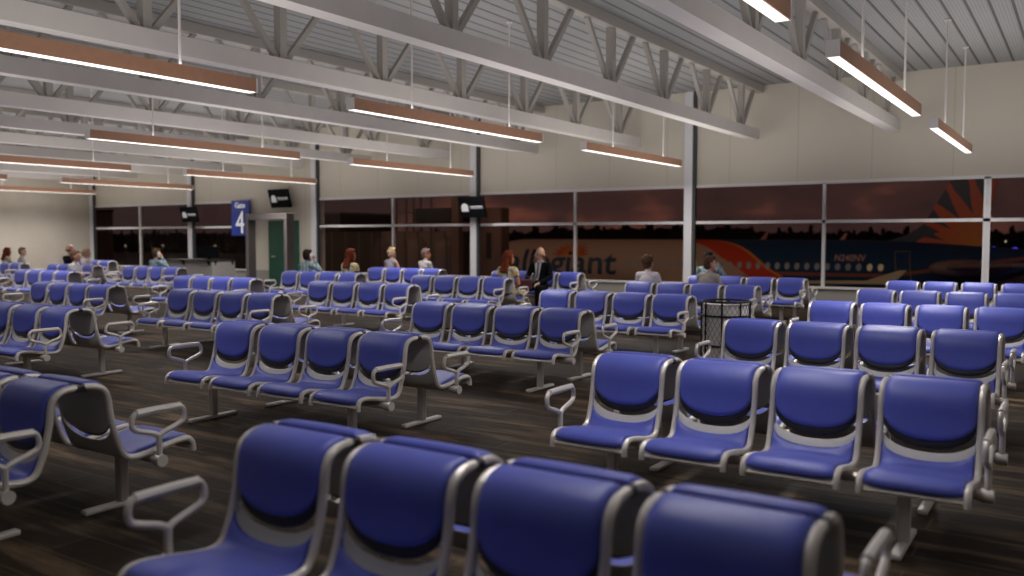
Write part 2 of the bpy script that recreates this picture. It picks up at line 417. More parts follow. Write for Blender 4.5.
OFF = dict(A0=(.02, -.05), A1=(.18, -.08), A2=(.05, -.10), A3=(.10, -.12), A4=(.06, -.12), A5=(-.06, -.05), B0=(.0, .05), B1=(.03, .03), B2=(0, .03), C2=(.11, .03))
ROWY = [2.58, 5.44, 8.35, 11.25, 14.13, 17.05]
def ground_label(key): return LAB[key]
LAB = {
 'A0': 'blue bench closest to the viewer, filling the bottom centre foreground',
 'A1': 'blue bench at right front, its whole four-seat row facing the viewer beside bare floor',
 'A2': 'blue bench at right whose left end hides part of the wire trash bin',
 'A3': 'blue bench in the third row on the right, above and right of the bin',
 'A4': 'blue bench second from the window on the right, only back tops showing',
 'A5': 'blue bench right against the window under the aircraft tail',
 'B0': 'blue bench cut off at the bottom left corner, hollow arch end facing right',
 'B1': 'blue bench behind the foreground one, left of centre, with bare floor before it',
 'B2': 'blue bench in the middle of the hall, directly behind the right front bench',
 'B3': 'blue bench directly left of the wire trash bin, one row behind',
 'B4': 'blue bench carrying the person in white shirt and the one in tan sweater',
 'B5': 'blue bench at the window just right of the white column nearest the airliner',
 'C1': 'blue bench cut by the left edge at mid height, third seat arch over bare floor',
 'C2': 'blue bench left of centre with four full seats, behind the bare floor aisle',
 'C3': 'blue bench whose four full seats stand below the two persons at the jet bridge window',
 'C4': 'blue bench with the red-haired person in floral dress on its right rear seat',
 'C5': 'blue bench on which the bald man in a black suit sits',
 'D2': 'blue bench at left with open arch end, one row before the light sweater person',
 'D3': 'blue bench standing straight in front of the metal detector frame',
 'D4': 'blue bench by the green door with a phoning person and a red-haired person behind',
 'D5': 'blue bench at the window where the blonde in grey top sits',
 'E3': 'blue bench at far left with the light grey sweater person on its right end',
 'E4': 'blue bench standing in front of the gate counter',
 'F4': 'blue bench at far left where the blonde in white and the bald person sit',
 'G4': 'blue bench at the far left edge below the person in grey sweater by the wall',
 'G5': 'blue empty bench in the far left corner beside the corner column',
}
first = True
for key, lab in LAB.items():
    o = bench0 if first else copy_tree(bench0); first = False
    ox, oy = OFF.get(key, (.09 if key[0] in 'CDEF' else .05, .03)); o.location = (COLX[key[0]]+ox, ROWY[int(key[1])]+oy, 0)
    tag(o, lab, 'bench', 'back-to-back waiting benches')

# ------------------------------------------------------------------ people
def remesh(mb, name, material, parent, voxel=.009, smooth=4):
    o = mb.build(name, material, parent)
    md = o.modifiers.new('r', 'REMESH'); md.mode = 'VOXEL'; md.voxel_size = voxel; md.use_smooth_shade = True
    m2 = o.modifiers.new('s', 'SMOOTH'); m2.iterations = smooth; m2.factor = .5
    bpy.context.view_layer.update()
    me = bpy.data.meshes.new_from_object(o.evaluated_get(bpy.context.evaluated_depsgraph_get()))
    o.modifiers.clear(); old = o.data; o.data = me
    me.materials.clear(); me.materials.append(material); bpy.data.meshes.remove(old)
    for p in me.polygons: p.use_smooth = True
    return o
def lerp(a, b, t): return tuple(a[i]+(b[i]-a[i])*t for i in range(3))
def plaid(name, base, c2, c3):
    m = mat(name, base, .8); k = NT(m); tc = k.n('ShaderNodeTexCoord'); sx = k.n('ShaderNodeSeparateXYZ'); k.l(tc.outputs['Object'], sx.inputs[0])
    a = k.math('LESS_THAN', k.math('FRACT', k.math('MULTIPLY', k.math('ADD', sx.outputs[0], sx.outputs[1]), 9)), .4)
    b = k.math('LESS_THAN', k.math('FRACT', k.math('MULTIPLY', sx.outputs[2], 10)), .4)
    c = k.mix(k.math('MULTIPLY', a, .8), base, c2); k.l(k.mix(k.math('MULTIPLY', b, .6), c, c3), k.b.inputs['Base Color']); return m
def floral(name, base, c2, c3):
    m = mat(name, base, .8); k = NT(m); tc = k.n('ShaderNodeTexCoord')
    v = k.n('ShaderNodeTexVoronoi'); v.inputs['Scale'].default_value = 11; k.l(tc.outputs['Object'], v.inputs['Vector'])
    n = k.n('ShaderNodeTexNoise'); n.inputs['Scale'].default_value = 8; k.l(tc.outputs['Object'], n.inputs['Vector'])
    a = k.math('LESS_THAN', v.outputs['Distance'], .42); b = k.math('GREATER_THAN', n.outputs['Fac'], .56)
    k.l(k.mix(b, k.mix(a, base, c2), c3), k.b.inputs['Base Color']); return m
SK = dict(fair=mat('fair_skin', (.50, .27, .19), .5), tan=mat('tan_skin', (.42, .18, .095), .5), brown=mat('brown_skin', (.20, .085, .05), .5))
HC = dict(red=mat('auburn_hair', (.13, .026, .009), .85, spec=.15, noise=.35, nscale=40), dark=mat('dark_hair', (.022, .014, .012), .85, spec=.15), brown=mat('brown_hair', (.10, .05, .03), .85, spec=.15, noise=.3, nscale=40),
          blonde=mat('blonde_hair', (.44, .31, .18), .85, spec=.15, noise=.25, nscale=40), greybrown=mat('grey_brown_hair', (.17, .12, .10), .85, spec=.15, noise=.2, nscale=40))
CL = dict(floral=floral('floral_dress', (.50, .47, .36), (.60, .40, .05), (.10, .10, .07)), teal=plaid('teal_plaid', (.10, .30, .34), (.45, .45, .45), (.30, .20, .16)),
          grey=mat('grey_knit', (.28, .25, .23), .9, bump=.3, nscale=90), ltgrey=mat('light_grey_knit', (.42, .40, .42), .9, bump=.3, nscale=90), white=mat('white_cotton', (.62, .57, .58), .8),
          pale=mat('pale_shirt', (.45, .41, .38), .8), tan=mat('tan_grey_sweater', (.34, .30, .27), .9, bump=.3, nscale=90), suit=mat('black_suit', (.005, .005, .006), .95, spec=.1),
          mauve=mat('grey_top', (.32, .29, .33), .8), jeans=mat('dark_trousers', (.03, .035, .06), .8), khaki=mat('khaki_trousers', (.20, .16, .11), .8), shirtfront=mat('shirt_front', (.50, .50, .54), .7),
          tie=mat('black_tie', (.01, .01, .012), .5), shoe=mat('black_shoe', (.012, .01, .01), .4), maroon=mat('maroon_leather', (.07, .008, .012), .45), phone=mat('phone_white', (.7, .68, .66), .3))
def make_person(loc, face, label, skin='fair', hair='short', hc='brown', top='grey', bottom='jeans', pose='rest', head=0, sc=1.0, sleeve='long', dress=False, suit=False, phone=None, shoulder=1.0):
    root = empty('person', loc, face)
    tag(root, label, 'person')
    if len(label.split()) > 16: print('LONG', label)
    sk = SK[skin]; tp = CL[top]; bt = CL[bottom]; S = sc
    def P(x, y, z):        # scale above the seat only
        return (x*S, y*(1 if z < .5 else S), .44+(z-.44)*S if z > .44 else z)
    sh = .185*shoulder
    J = {}
    for q in (-1, 1):
        J['sh', q] = P(q*sh, -.02, .96)
        if pose == 'rest' or (pose == 'phone' and q == -1): J['el', q] = P(q*.245, .06, .71); J['wr', q] = P(q*.13, .27, .625); J['fd', q] = Vector((-.2*q, 1, -.25)).normalized()
        elif pose == 'phone': J['el', q] = P(q*.29, .13, .84); J['wr', q] = P(q*.155, .07, 1.09); J['fd', q] = Vector((-.35*q, -.1, 1)).normalized()
        elif pose == 'crossed': J['el', q] = P(q*.255, .05, .72); J['wr', q] = P(-q*.02, .20, .74+.03*q); J['fd', q] = Vector((-1*q, -.1, .2)).normalized()
        elif pose == 'lap': J['el', q] = P(q*.225, .03, .70); J['wr', q] = P(q*.05, .23, .62); J['fd', q] = Vector((-.8*q, .6, -.1)).normalized()
        elif pose == 'knees': J['el', q] = P(q*.27, .06, .72); J['wr', q] = P(q*.17, .33, .62); J['fd', q] = Vector((-.3*q, 1, -.55)).normalized()
        J['hp', q] = P(q*.09, 0, .52); sp = .13 if not dress else .07
        if pose == 'knees': sp = .20
        J['kn', q] = P(q*sp, .43, .52); J['an', q] = (q*sp, .45, .11); J['to', q] = (q*(sp+.02), .60, .045)
    hz = Matrix.Rotation(head, 3, 'Z'); hc0 = Vector(P(0, .03, 1.19))
    def H(x, y, z): return hc0+hz @ Vector((x*S*HS, y*S*HS, z*S*HS))
    # ---- body: one continuous surface
    b = MB()
    b.ell(P(0, 0, .55), (.155*S, .115*S, .12*S)); b.cap(P(0, -.02, .60), P(0, -.02, .80), .115*S, .12*S)
    b.ell(P(0, -.02, .86), (.155*S*shoulder, .105*S, .15*S)); b.cap(P(-.10, -.02, .955), P(.10, -.02, .955), .065*S, .065*S)
    b.cap(P(0, -.01, .98), H(0, -.012, -.06), .055*S, .05*S)
    b.ell(H(0, -.012, .025), (.078*S*HS, .098*S*HS, .108*S*HS)); b.ell(H(0, .02, -.045), (.058*S*HS, .07*S*HS, .075*S*HS)); b.cap(H(0, .085, .01), H(0, .105, -.022), .012*S, .015*S)
    b.cap(H(-.02, .082, -.058), H(.02, .082, -.058), .010*S, .010*S); b.cap(H(0, .068, -.092), H(0, .07, -.09), .022*S, .022*S)
    for q in (-1, 1):
        b.ell(H(q*.08, -.005, 0), (.012*S, .02*S, .032*S))
        b.cap(J['sh', q], J['el', q], .050*S, .038*S); b.cap(J['el', q], J['wr', q], .038*S, .026*S)
        w = Vector(J['wr', q]); fd = J['fd', q]; side = fd.cross(Vector((0, 0, 1)))
        if side.length < .3: side = fd.cross(Vector((1, 0, 0)))
        side.normalize(); 
        if pose == 'phone' and q == 1: side = Vector((0, 1, 0))
        nn = side.cross(fd).normalized()
        if nn.z < 0: nn = -nn
        pc = w+fd*.055*S
        for t in (-.022, 0, .022): b.cap(w+side*t*.7*S, pc+side*t*1.1*S+fd*.02*S, .017*S, .015*S, 8)
        for fi, (t, L) in enumerate(((-.033, .060), (-.011, .074), (.011, .070), (.033, .056))):
            a0 = pc+side*t*S+fd*.03*S; a1 = a0+fd*L*.5*S-nn*.006*S; a2 = a1+fd*L*.42*S-nn*.022*S
            b.cap(a0, a1, .0095*S, .009*S, 8); b.cap(a1, a2, .009*S, .008*S, 8)
        inn = -q if abs(side.x) > .3 and side.x > 0 else q
        ts = side*(.033*inn); b.cap(w+fd*.025*S+ts*.6*S, w+fd*.055*S+ts*1.6*S, .013*S, .011*S, 8); b.cap(w+fd*.055*S+ts*1.6*S, w+fd*.085*S+ts*1.8*S-nn*.01, .011*S, .009*S, 8)
        b.cap(J['hp', q], J['kn', q], .078*S, .056*S); b.cap(J['kn', q], J['an', q], .054*S, .035*S)
        b.cap(J['an', q], J['to', q], .036, .026)
    body = remesh(b, 'body', sk, root)
    # ---- clothes
    t = MB(); g = .013
    t.ell(P(0, 0, .56), ((.155+g)*S, (.115+g)*S, .12*S)); t.cap(P(0, -.02, .60), P(0, -.02, .80), (.12+g)*S, (.125+g)*S)
    t.ell(P(0, -.02, .86), ((.16+g)*S*shoulder, (.108+g)*S, (.15)*S)); t.cap(P(-.115, -.02, .957), P(.115, -.02, .957), (.062+g)*S, (.062+g)*S)
    for q in (-1, 1):
        if sleeve == 'long':
            t.cap(J['sh', q], J['el', q], (.054+g)*S, (.042+g)*S); t.cap(J['el', q], lerp(J['el', q], J['wr', q], .93), (.042+g)*S, (.028+g)*S)
        elif sleeve == 'short': t.cap(J['sh', q], lerp(J['sh', q], J['el', q], .35), (.054+g)*S, (.05+g)*S)
        else: t.ell(lerp(J['sh', q], (0, 0, J['sh', q][2]), .12), ((.05)*S,)*3)
        if dress: t.cap(J['hp', q], lerp(J['hp', q], J['kn', q], .93), (.082+g)*S, (.07+g)*S)
    if sleeve == 'long' and not suit: t.cap(P(0, -.01, 1.00), P(0, .0, 1.035), .064*S, .060*S)
    if dress:
        t.cap(lerp(J['hp', -1], J['hp', 1], .5), lerp(J['kn', -1], J['kn', 1], .5), .09*S, .07*S)
    remesh(t, 'dress' if dress else ('jacket' if suit else 'top'), tp, root, .010)
    if not dress:
        t = MB()
        t.ell(P(0, 0, .53), ((.158+g)*S, (.118+g)*S, .10*S))
        for q in (-1, 1): t.cap(J['hp', q], J['kn', q], (.082+g)*S, (.060+g)*S); t.cap(J['kn', q], lerp(J['kn', q], J['an', q], .93), (.058+g)*S, (.045+g)*S)
        remesh(t, 'trousers', bt, root, .011)
    t = MB()
    for q in (-1, 1):
        t = MB(); t.cap(lerp(J['an', q], J['to', q], .1), J['to', q], .044, .034); t.box(J['to', q][0]-.035, J['to', q][0]+.035, .41, .62, .004, .02)
        remesh(t, 'shoe', CL['shoe'], root, .01)
    if suit:
        y0 = .118*S
        z0, z1 = P(0, 0, .66)[2], P(0, 0, 1.02)[2]
        MB().add([(-.03, y0+.025, z0), (.03, y0+.025, z0), (.085, y0-.02, z1-.02), (.035, y0-.055, z1+.02), (-.035, y0-.055, z1+.02), (-.085, y0-.02, z1-.02)], [(0, 1, 2, 3, 4, 5)]).build('shirt_front', CL['shirtfront'], root)
        MB().add([(0, y0+.036, z0+.03), (.022, y0+.034, z0+.07), (.013, y0-.02, z1-.03), (.02, y0-.028, z1), (-.02, y0-.028, z1), (-.013, y0-.02, z1-.03), (-.022, y0+.034, z0+.07)], [(0, 1, 2, 3, 4, 5, 6)]).build('tie', CL['tie'], root)
        c = MB(); c.tube([H(.05*math.cos(a), -.01+.058*math.sin(a), -.13) for a in [2*PI*i/14 for i in range(14)]], .014*S, 6, closed=True, ref=(0, 0, 1)); c.build('shirt_collar', CL['shirtfront'], root, smooth=True)
    # ---- hair
    h = MB()
    if hair != 'bald':
        h.ell(H(0, -.03, .038), (.088*S*HS, .098*S*HS, .108*S*HS)); h.ell(H(0, -.045, -.01), (.080*S*HS, .075*S*HS, .09*S*HS)); h.ell(H(0, .035, .10), (.06*S*HS, .05*S*HS, .035*S*HS))
        if hair == 'long':
            h.ell(H(0, -.055, -.02), (.095*S*HS, .075*S*HS, .12*S*HS))
            for x in (-.05, -.017, .017, .05): h.cap(H(x, -.07, -.02), (Vector(P(x*1.3, -.155, .93))), .042*S, .028*S)
            for q in (-1, 1): h.cap(H(q*.082, -.01, .02), H(q*.085, -.02, -.13), .028*S, .02*S)
        if hair == 'bun': h.ell(H(0, -.125, .02), (.048*S*HS, .045*S*HS, .048*S*HS)); h.ell(H(0, -.11, -.05), (.035*S*HS, .03*S*HS, .045*S*HS))
        if hair == 'updo': h.ell(H(0, -.06, .05), (.098*S*HS, .095*S*HS, .10*S*HS)); h.ell(H(0, -.075, -.04), (.06*S*HS, .05*S*HS, .05*S*HS))
    else:
        for a in range(-70, 71, 14): h.ell(H(.071*math.sin(R(a)), -.012-.090*math.cos(R(a)), -.02), (.014*S, .014*S, .030*S))
    remesh(h, 'hair', HC[hc], root, .009)
    for q in (-1, 1): MB().ell(H(q*.031, .078, .012), (.010*S, .008*S, .007*S), 8, 6).build('eye', M['black'], root, smooth=True)
    MB().ell(H(0, .092, -.058), (.022*S, .004*S, .006*S), 8, 6).build('mouth', mat('lips', (.25, .07, .06), .5), root, smooth=True)
    if phone:
        mt = Matrix.Translation(loc) @ Matrix.Rotation(face, 4, 'Z')
        p = mt @ H(.105, .02, -.02)
        ph = MB().box(-.008, .008, -.035, .035, -.07, .07).build('mobile_phone', CL['phone'], None, bevel=.004)
        ph.location = p; ph.rotation_euler = (R(15), 0, face+head); tag(ph, phone, 'phone', 'phones held to the ear')
    return root
HS = 1.10
RO = .43      # rear seat centre from bench centre
def rear(x, row, *a, turn=0, **k): return make_person((x, ROWY[row]+RO+.04, 0), R(turn), *a, **k)
rear(-29.25, 4, 'person with long auburn hair and patterned top at the left edge of the photo', hair='long', hc='red', top='floral', dress=True, pose='lap', skin='tan', sc=.96, sleeve='long')
rear(-28.33, 4, 'person in grey sweater with short dark hair sitting alone against the beige left wall', hc='greybrown', top='grey', pose='crossed', head=R(-25), sc=.97, turn=-28, shoulder=1.25)
rear(-25.60, 4, 'bald person in dark clothes behind the man in the light grey sweater, far left', hair='bald', hc='dark', top='suit', suit=True, pose='rest', head=R(-15), sc=1.09, bottom='suit')
rear(-24.72, 4, 'person with blonde updo in white top sitting at far left next to the bald person', hair='bun', hc='blonde', top='white', pose='rest', sc=.96, skin='fair', sleeve='short', head=R(-25), bottom='khaki', shoulder=.9)
rear(-20.33, 3, 'person in light grey sweater at left, head turned right, nearest of the seated group', hc='brown', top='ltgrey', pose='crossed', head=R(5), sc=.97, turn=-50, shoulder=1.25)
rear(-21.33, 4, 'person with dark hair and teal plaid shirt phoning in front of the gate counter', hc='brown', hair='short', top='teal', pose='phone', head=R(-20), sc=.99, skin='tan', phone='pale phone held by the person in teal in front of the gate counter')
rear(-15.45, 4, 'person in teal and cream plaid shirt phoning just right of the green door', hc='dark', hair='short', top='teal', pose='phone', head=R(-12), sc=1.01, skin='brown', phone='pale phone held by the person just right of the green door')
rear(-14.05, 4, 'person with long red hair and floral dress, left of the blonde by the window', hair='long', hc='red', top='floral', dress=True, pose='lap', skin='tan', sc=1.04, sleeve='short', head=R(-20), shoulder=.92)
rear(-15.38, 5, 'person with blonde bun in sleeveless grey top, seated with back turned by the window mullion', hair='bun', hc='blonde', top='mauve', pose='rest', sc=1.04, sleeve='none', bottom='khaki', shoulder=.86)
rear(-14.22, 5, 'person in pale shirt with short grey brown hair looking right by the jet bridge window', hc='greybrown', top='pale', pose='crossed', head=R(-40), sc=1.0, skin='tan', turn=-22, shoulder=1.25)
wf = rear(-9.72, 4, 'person with long red hair in floral dress seated opposite the bald man in suit', hair='long', hc='red', top='floral', dress=True, pose='lap', skin='tan', sc=1.03, sleeve='short', head=R(-25), shoulder=.92)
make_person((-10.18, ROWY[5]-RO-.02, 0), PI, 'bald man in black suit, light shirt and dark tie, seated facing the room', hair='bald', hc='greybrown', top='suit', suit=True, bottom='suit', pose='knees', head=R(-38), sc=1.08, shoulder=1.12)
rear(-10.70, 5, 'person in white shirt almost wholly hidden behind the bald man in black suit', hc='brown', top='white', pose='rest', sc=.80, bottom='khaki')
rear(-6.66, 4, 'person with short brown hair and white shirt, back turned, left of the white column', hair='updo', hc='brown', top='white', pose='rest', sc=.97, head=R(-12), bottom='khaki', shoulder=.95)
rear(-6.62, 5, 'person in teal plaid shirt phoning behind the tan sweater man near the white column', hc='dark', top='teal', pose='phone', head=R(-15), sc=1.0, skin='brown', phone='pale phone held by the person near the white column')
rear(-5.50, 4, 'person in tan grey sweater with short brown hair seated just above the trash bin', hc='brown', top='tan', pose='crossed', head=R(-30), sc=.97, shoulder=1.18, turn=-28)
bag = MB(); bag.box(-.13, .13, -.05, .05, 0, .2)
bg = empty('handbag', (-9.43, ROWY[4]+RO+.22, .585), R(20)); tag(bg, 'maroon leather handbag on the lap of the red-haired person opposite the suited man', 'handbag')
bag.build('bag_body', CL['maroon'], bg, bevel=.025)
MB().tube(crom([(-.09, 0, .19), (-.06, 0, .27), (.06, 0, .27), (.09, 0, .19)]), .009).build('bag_handle', CL['maroon'], bg, smooth=True)

# ------------------------------------------------------------------ trash bin
bx, by = -3.46, 9.72
bn = empty('trash_bin', (bx, by, 0)); tag(bn, 'round black wire mesh trash bin with a pale liner beside the second right-hand bench', 'trash bin')
r, h = .27, .90
MB().lathe([(.252, .05), (.260, .872), (.255, .872), (.23, .07)], 32).build('liner', M['liner'], bn, smooth=True)
wm = MB()
for kx in range(44):
    for sg in (-1, 1):
        wm.tube([(r*math.cos(2*PI*kx/30+sg*t*1.75), r*math.sin(2*PI*kx/30+sg*t*1.75),   .04+t*(h-.06)) for t in [i/14 for i in range(15)]], .0021, 4, ref=(0, 0, 1))
wm.build('wire_mesh', M['wire'], bn)
for z in (.03, .40, .74, h): MB().tube([(r*1.01*math.cos(a), r*1.01*math.sin(a), z) for a in [2*PI*i/32 for i in range(32)]], .011, 6, closed=True, ref=(0, 0, 1)).build('hoop', M['wire'], bn, smooth=True)
for i in range(8): a = 2*PI*i/8+.2; MB().tube([(r*1.02*math.cos(a), r*1.02*math.sin(a), 0), (r*1.02*math.cos(a), r*1.02*math.sin(a), h)], .010, 6).build('upright', M['wire'], bn, smooth=True)

# ------------------------------------------------------------------ gate area
ct = empty('gate_counter', (-24.8, 17.3, 0)); tag(ct, 'pale grey gate counter with thin dark top left of the metal detector', 'counter')
MB().box(0, 2.34, 0, .87, 0, .90).build('body', M['counter'], ct, bevel=.006)
MB().box(-.04, 2.38, -.12, .91, .90, .93).build('counter_top', M['dark'], ct)
for x, y, dx in ((.95, -.005, 0), (2.2, -.005, 0),):
    MB().add([(x, -.11, .90), (x+.05, -.11, .90), (x+.05, 0, .90), (x, 0, .90), (x, 0, .74), (x+.05, 0, .74)], [(0, 1, 2, 3), (3, 2, 5, 4), (0, 4, 5, 1), (0, 3, 4), (1, 5, 2)]).build('bracket', M['dark'], ct)
for y in (.08, .72):
    MB().add([(2.34, y, .90), (2.37, y, .90), (2.37, y+.09, .90), (2.34, y+.09, .90), (2.345, y+.03, .76), (2.345, y+.06, .76)], [(0, 1, 2, 3), (0, 1, 4), (3, 2, 5), (1, 2, 5, 4), (0, 3, 5, 4)]).build('bracket', M['dark'], ct)
cm = empty('computer_monitor', (-23.2, 17.75, .93), R(35)); tag(cm, 'black computer monitor standing on the gate counter', 'monitor')
MB().box(-.34, .34, -.02, .02, .06, .40).build('screen', M['screen'], cm, bevel=.008); MB().box(-.10, .10, -.08, .10, 0, .015).build('foot', M['screen'], cm); MB().box(-.03, .03, .02, .04, .01, .2).build('neck', M['screen'], cm)
dt = empty('metal_detector', (-21.74, 18.0, 0)); tag(dt, 'grey walk-through metal detector frame in front of the green door', 'metal detector')
for x in (0, 1.72): 
    p = MB().box(x, x+.12, 0, .30, 0, 2.35).build('side_panel', M['det'], dt, bevel=.008)
    MB().box(x+.122, x+.126, .01, .29, .1, 2.25).build('inner_face', M['detd'] if x == 0 else M['det'], p)  # left post's inner side coloured darker to stand for interior shade
MB().box(.12, 1.72, .02, .28, 2.16, 2.345).build('crossbar', M['det'], dt, bevel=.008)
sg = empty('gate_sign', (-24.62, YW-.16, 2.29)); tag(sg, 'blue sign with white Gate 4 lettering left of the metal detector', 'sign')
sp = MB().box(-.46, .46, -.02, .02, -.60, .60).build('sign_panel', M['sign'], sg)
for a, b, c, d_ in ((-.46, .46, .58, .61),): MB().box(a, b, -.022, .022, c, d_).build('top_edge', M['sign'], sg)
t1 = text_mesh('Gate', .27, M['signw'], sg, 'gate_lettering', bold=.002); t1.rotation_euler.x = PI/2; t1.location = (0, -.026, .36)
t2 = text_mesh('4', 1.12, M['signw'], sg, 'number_four', xscale=.86, bold=.0); t2.rotation_euler.x = PI/2; t2.location = (0, -.026, -.52)
MB().box(.30, .36, .02, .155, .1, .2).build('wall_bracket', M['dark'], sg)
M['logo'] = mat('logo_white', (.85, .84, .85), .5, emit=(1, .95, .97), estr=.1)
def tv(loc, rx, ry, rz, w, h, label):
    t = empty('wall_monitor', loc); t.rotation_euler = (rx, ry, rz); tag(t, label, 'monitor', 'black flight screens')
    MB().box(-w/2, w/2, -.03, .03, -h/2, h/2).build('screen', M['screen'], t, bevel=.006)
    a = MB(); n = 12; r = h*.22; pts = [(-r, -h*.24), (r, -h*.24)]+[(r*math.cos(PI*i/n), r*math.sin(PI*i/n)) for i in range(n+1)]
    a.add([(x*.9-w*.27, -.033, z*.85+.0) for x, z in pts], [tuple(range(len(pts)))]); a.build('arch_logo', M['logo'], t)
    b = MB()
    x = -w*.24+r+.02; random.seed(3)
    while x < w*.42: q = random.uniform(.02, .045)*w; b.box(x, min(x+q, w*.43), -.034, -.033, .0, h*.06); x += q+.006*w
    x = -w*.24+r+.04
    while x < w*.42: q = random.uniform(.012, .02)*w; b.box(x, min(x+q, w*.43), -.034, -.033, -h*.07, -h*.035); x += q+.005*w
    b.build('logo_wordmark', M['logo'], t)
    MB().box(-.04, .04, .03, .16, -.05, .05).build('mount_arm', M['dark'], t)
    return t
tv((-14.46, YW-.45, 2.48), R(15), 0, R(2), .86, .60, 'black flight screen with white arch logo on the column left of the aircraft')
tv((-27.08, YW-.42, 2.45), R(15), 0, R(4), .84, .56, 'black flight screen with white arch logo on the column behind the gate counter')
tv((-22.45, YW-.32, 2.92), R(15), 0, R(0), .96, .62, 'black flight screen with white arch logo high on wall above the metal detector')
for x, z in ((-14.42, 2.49), (-26.95, 2.45), (-22.1, 2.90)): pass

# ------------------------------------------------------------------ outside
GZ = -4.2
ap = struct(MB().add([(-900, YW+.3, GZ), (500, YW+.3, GZ), (500, 900, GZ), (-900, 900, GZ)], [(0, 1, 2, 3)]).build('ground', M['asphalt'])); 
struct(MB().box(-60, 30, YW+.31, YW+.6, GZ, -.12).build('trim_6', M['sill']))

# aircraft --------------------------------------------------
AY, AZ, AR = 50.0, -.48, 1.97
def curve_node(k, inp, pts, lo, hi, vlo, vhi):
    """value(z): piecewise curve through pts"""
    mr = k.n('ShaderNodeMapRange'); mr.inputs[1].default_value = lo; mr.inputs[2].default_value = hi; k.l(inp, mr.inputs[0])
    fc = k.n('ShaderNodeFloatCurve'); c = fc.mapping.curves[0]
    P = sorted(((z-lo)/(hi-lo), (v-vlo)/(vhi-vlo)) for z, v in pts)
    c.points[0].location = P[0]; c.points[1].location = P[-1]
    for p in P[1:-1]: c.points.new(*p)
    fc.mapping.update(); k.l(mr.outputs[0], fc.inputs['Value'])
    return k.math('MULTIPLY_ADD', fc.outputs[0], vhi-vlo, vlo)
m = mat('fuselage_livery', (.5, .4, .3), .65, spec=.2); k = NT(m)
tc = k.n('ShaderNodeTexCoord'); sx = k.n('ShaderNodeSeparateXYZ'); k.l(tc.outputs['Object'], sx.inputs[0]); X, Z = sx.outputs[0], sx.outputs[2]
up = curve_node(k, Z, [(-2.5, -12.0), (-.88, -13.54), (-.61, -13.81), (-.08, -14.65), (.47, -15.39), (.91, -16.08), (1.24, -16.95), (1.41, -17.84), (1.5, -19.4)], -2.5, 1.5, -21, -11)
lo_ = curve_node(k, Z, [(-2.5, -13.0), (-.93, -15.36), (-.11, -16.46), (.5, -17.53), (1.01, -18.43), (1.29, -19.35), (1.5, -20.8)], -2.5, 1.5, -21, -11)
isred = k.math('GREATER_THAN', X, lo_); isyel = k.math('GREATER_THAN', X, k.math('SUBTRACT', up, .22)); isblue = k.math('GREATER_THAN', X, up)
c = k.mix(isred, (.52, .37, .27), (.62, .065, .02)); c = k.mix(isyel, c, (.75, .28, .03)); c = k.mix(isblue, c, (.010, .045, .115))
pl = k.math('MULTIPLY', k.math('LESS_THAN', k.math('ABSOLUTE', k.math('SUBTRACT', Z, k.math('MULTIPLY_ADD', k.math('MAXIMUM', k.math('ADD', X, 8.5), 0), .16, -.36))), .09), isblue)
c = k.mix(pl, c, (.30, .10, .07)); k.l(c, k.b.inputs['Base Color']); livery = m
plane = empty('airliner', (0, 0, 0)); tag(plane, 'parked passenger jet with cream front, red-orange curve and blue tail seen through the windows', 'airplane')
secs = [(-37.4, .05, -1.0), (-37.1, .45, -.95), (-36.4, .95, -.82), (-35.3, 1.4, -.68), (-33.8, 1.8, -.53), (-32.0, 1.97, -.48), (-10.5, 1.97, -.48), (-8.5, 1.85, -.42), (-6.5, 1.55, -.22), (-4.5, 1.10, .08), (-2.8, .68, .38), (-1.4, .38, .55), (-.5, .18, .62)]
b = MB(); n = 40; vs = []; fs = []
for x, r, z in secs:
    for j in range(n): a = 2*PI*j/n; vs.append((x, AY+r*math.cos(a), z+r*math.sin(a)))
for i in range(len(secs)-1):
    for j in range(n): fs.append((i*n+j, i*n+(j+1) % n, (i+1)*n+(j+1) % n, (i+1)*n+j))
fs += [tuple(range(n)), tuple((len(secs)-1)*n+j for j in range(n))]
b.add(vs, fs).build('fuselage', livery, plane, smooth=True)
def ysurf(z, x=-20, off=.02):
    r, c0 = AR, AZ
    for i in range(len(secs)-1):
        if secs[i][0] <= x <= secs[i+1][0]:
            t = (x-secs[i][0])/(secs[i+1][0]-secs[i][0]); r = secs[i][1]+(secs[i+1][1]-secs[i][1])*t; c0 = secs[i][2]+(secs[i+1][2]-secs[i][2])*t
    return AY-math.sqrt(max(.0001, r*r-(z-c0)**2))-off
M['pane'] = mat('cabin_window', (.30, .36, .38), .3); M['paneg'] = mat('cabin_window_lit', (.4, .36, .28), .3, emit=(1, .75, .35), estr=.10)
i = 0; x = -8.9
while x > -31.5:
    if not (-32 < x < -23.7):
        v = []
        for j in range(12):
            a = 2*PI*j/12; xx = x+.14*math.cos(a); zz = .06+.19*math.sin(a); v.append((xx, ysurf(zz, xx, .015), zz))
        MB().add(v, [tuple(range(12))]).build('cabin_window', M['paneg'] if i in (0, 1, 19) else M['pane'], plane)
    x -= .532; i += 1
dr = MB(); L = []
for z in [-1.3+.2*q for q in range(12)]: L.append((-8.33+.16*(.92-z), z))
Rr = [(-7.62+.11*(.92-z), z) for _, z in L]
path = L+Rr[::-1]
dr.tube([(x, ysurf(z, x, .01), z) for x, z in path], .022, 5, closed=True, ref=(0, 1, 0)).build('door_outline', mat('door_line', (.30, .19, .10), .5), plane)
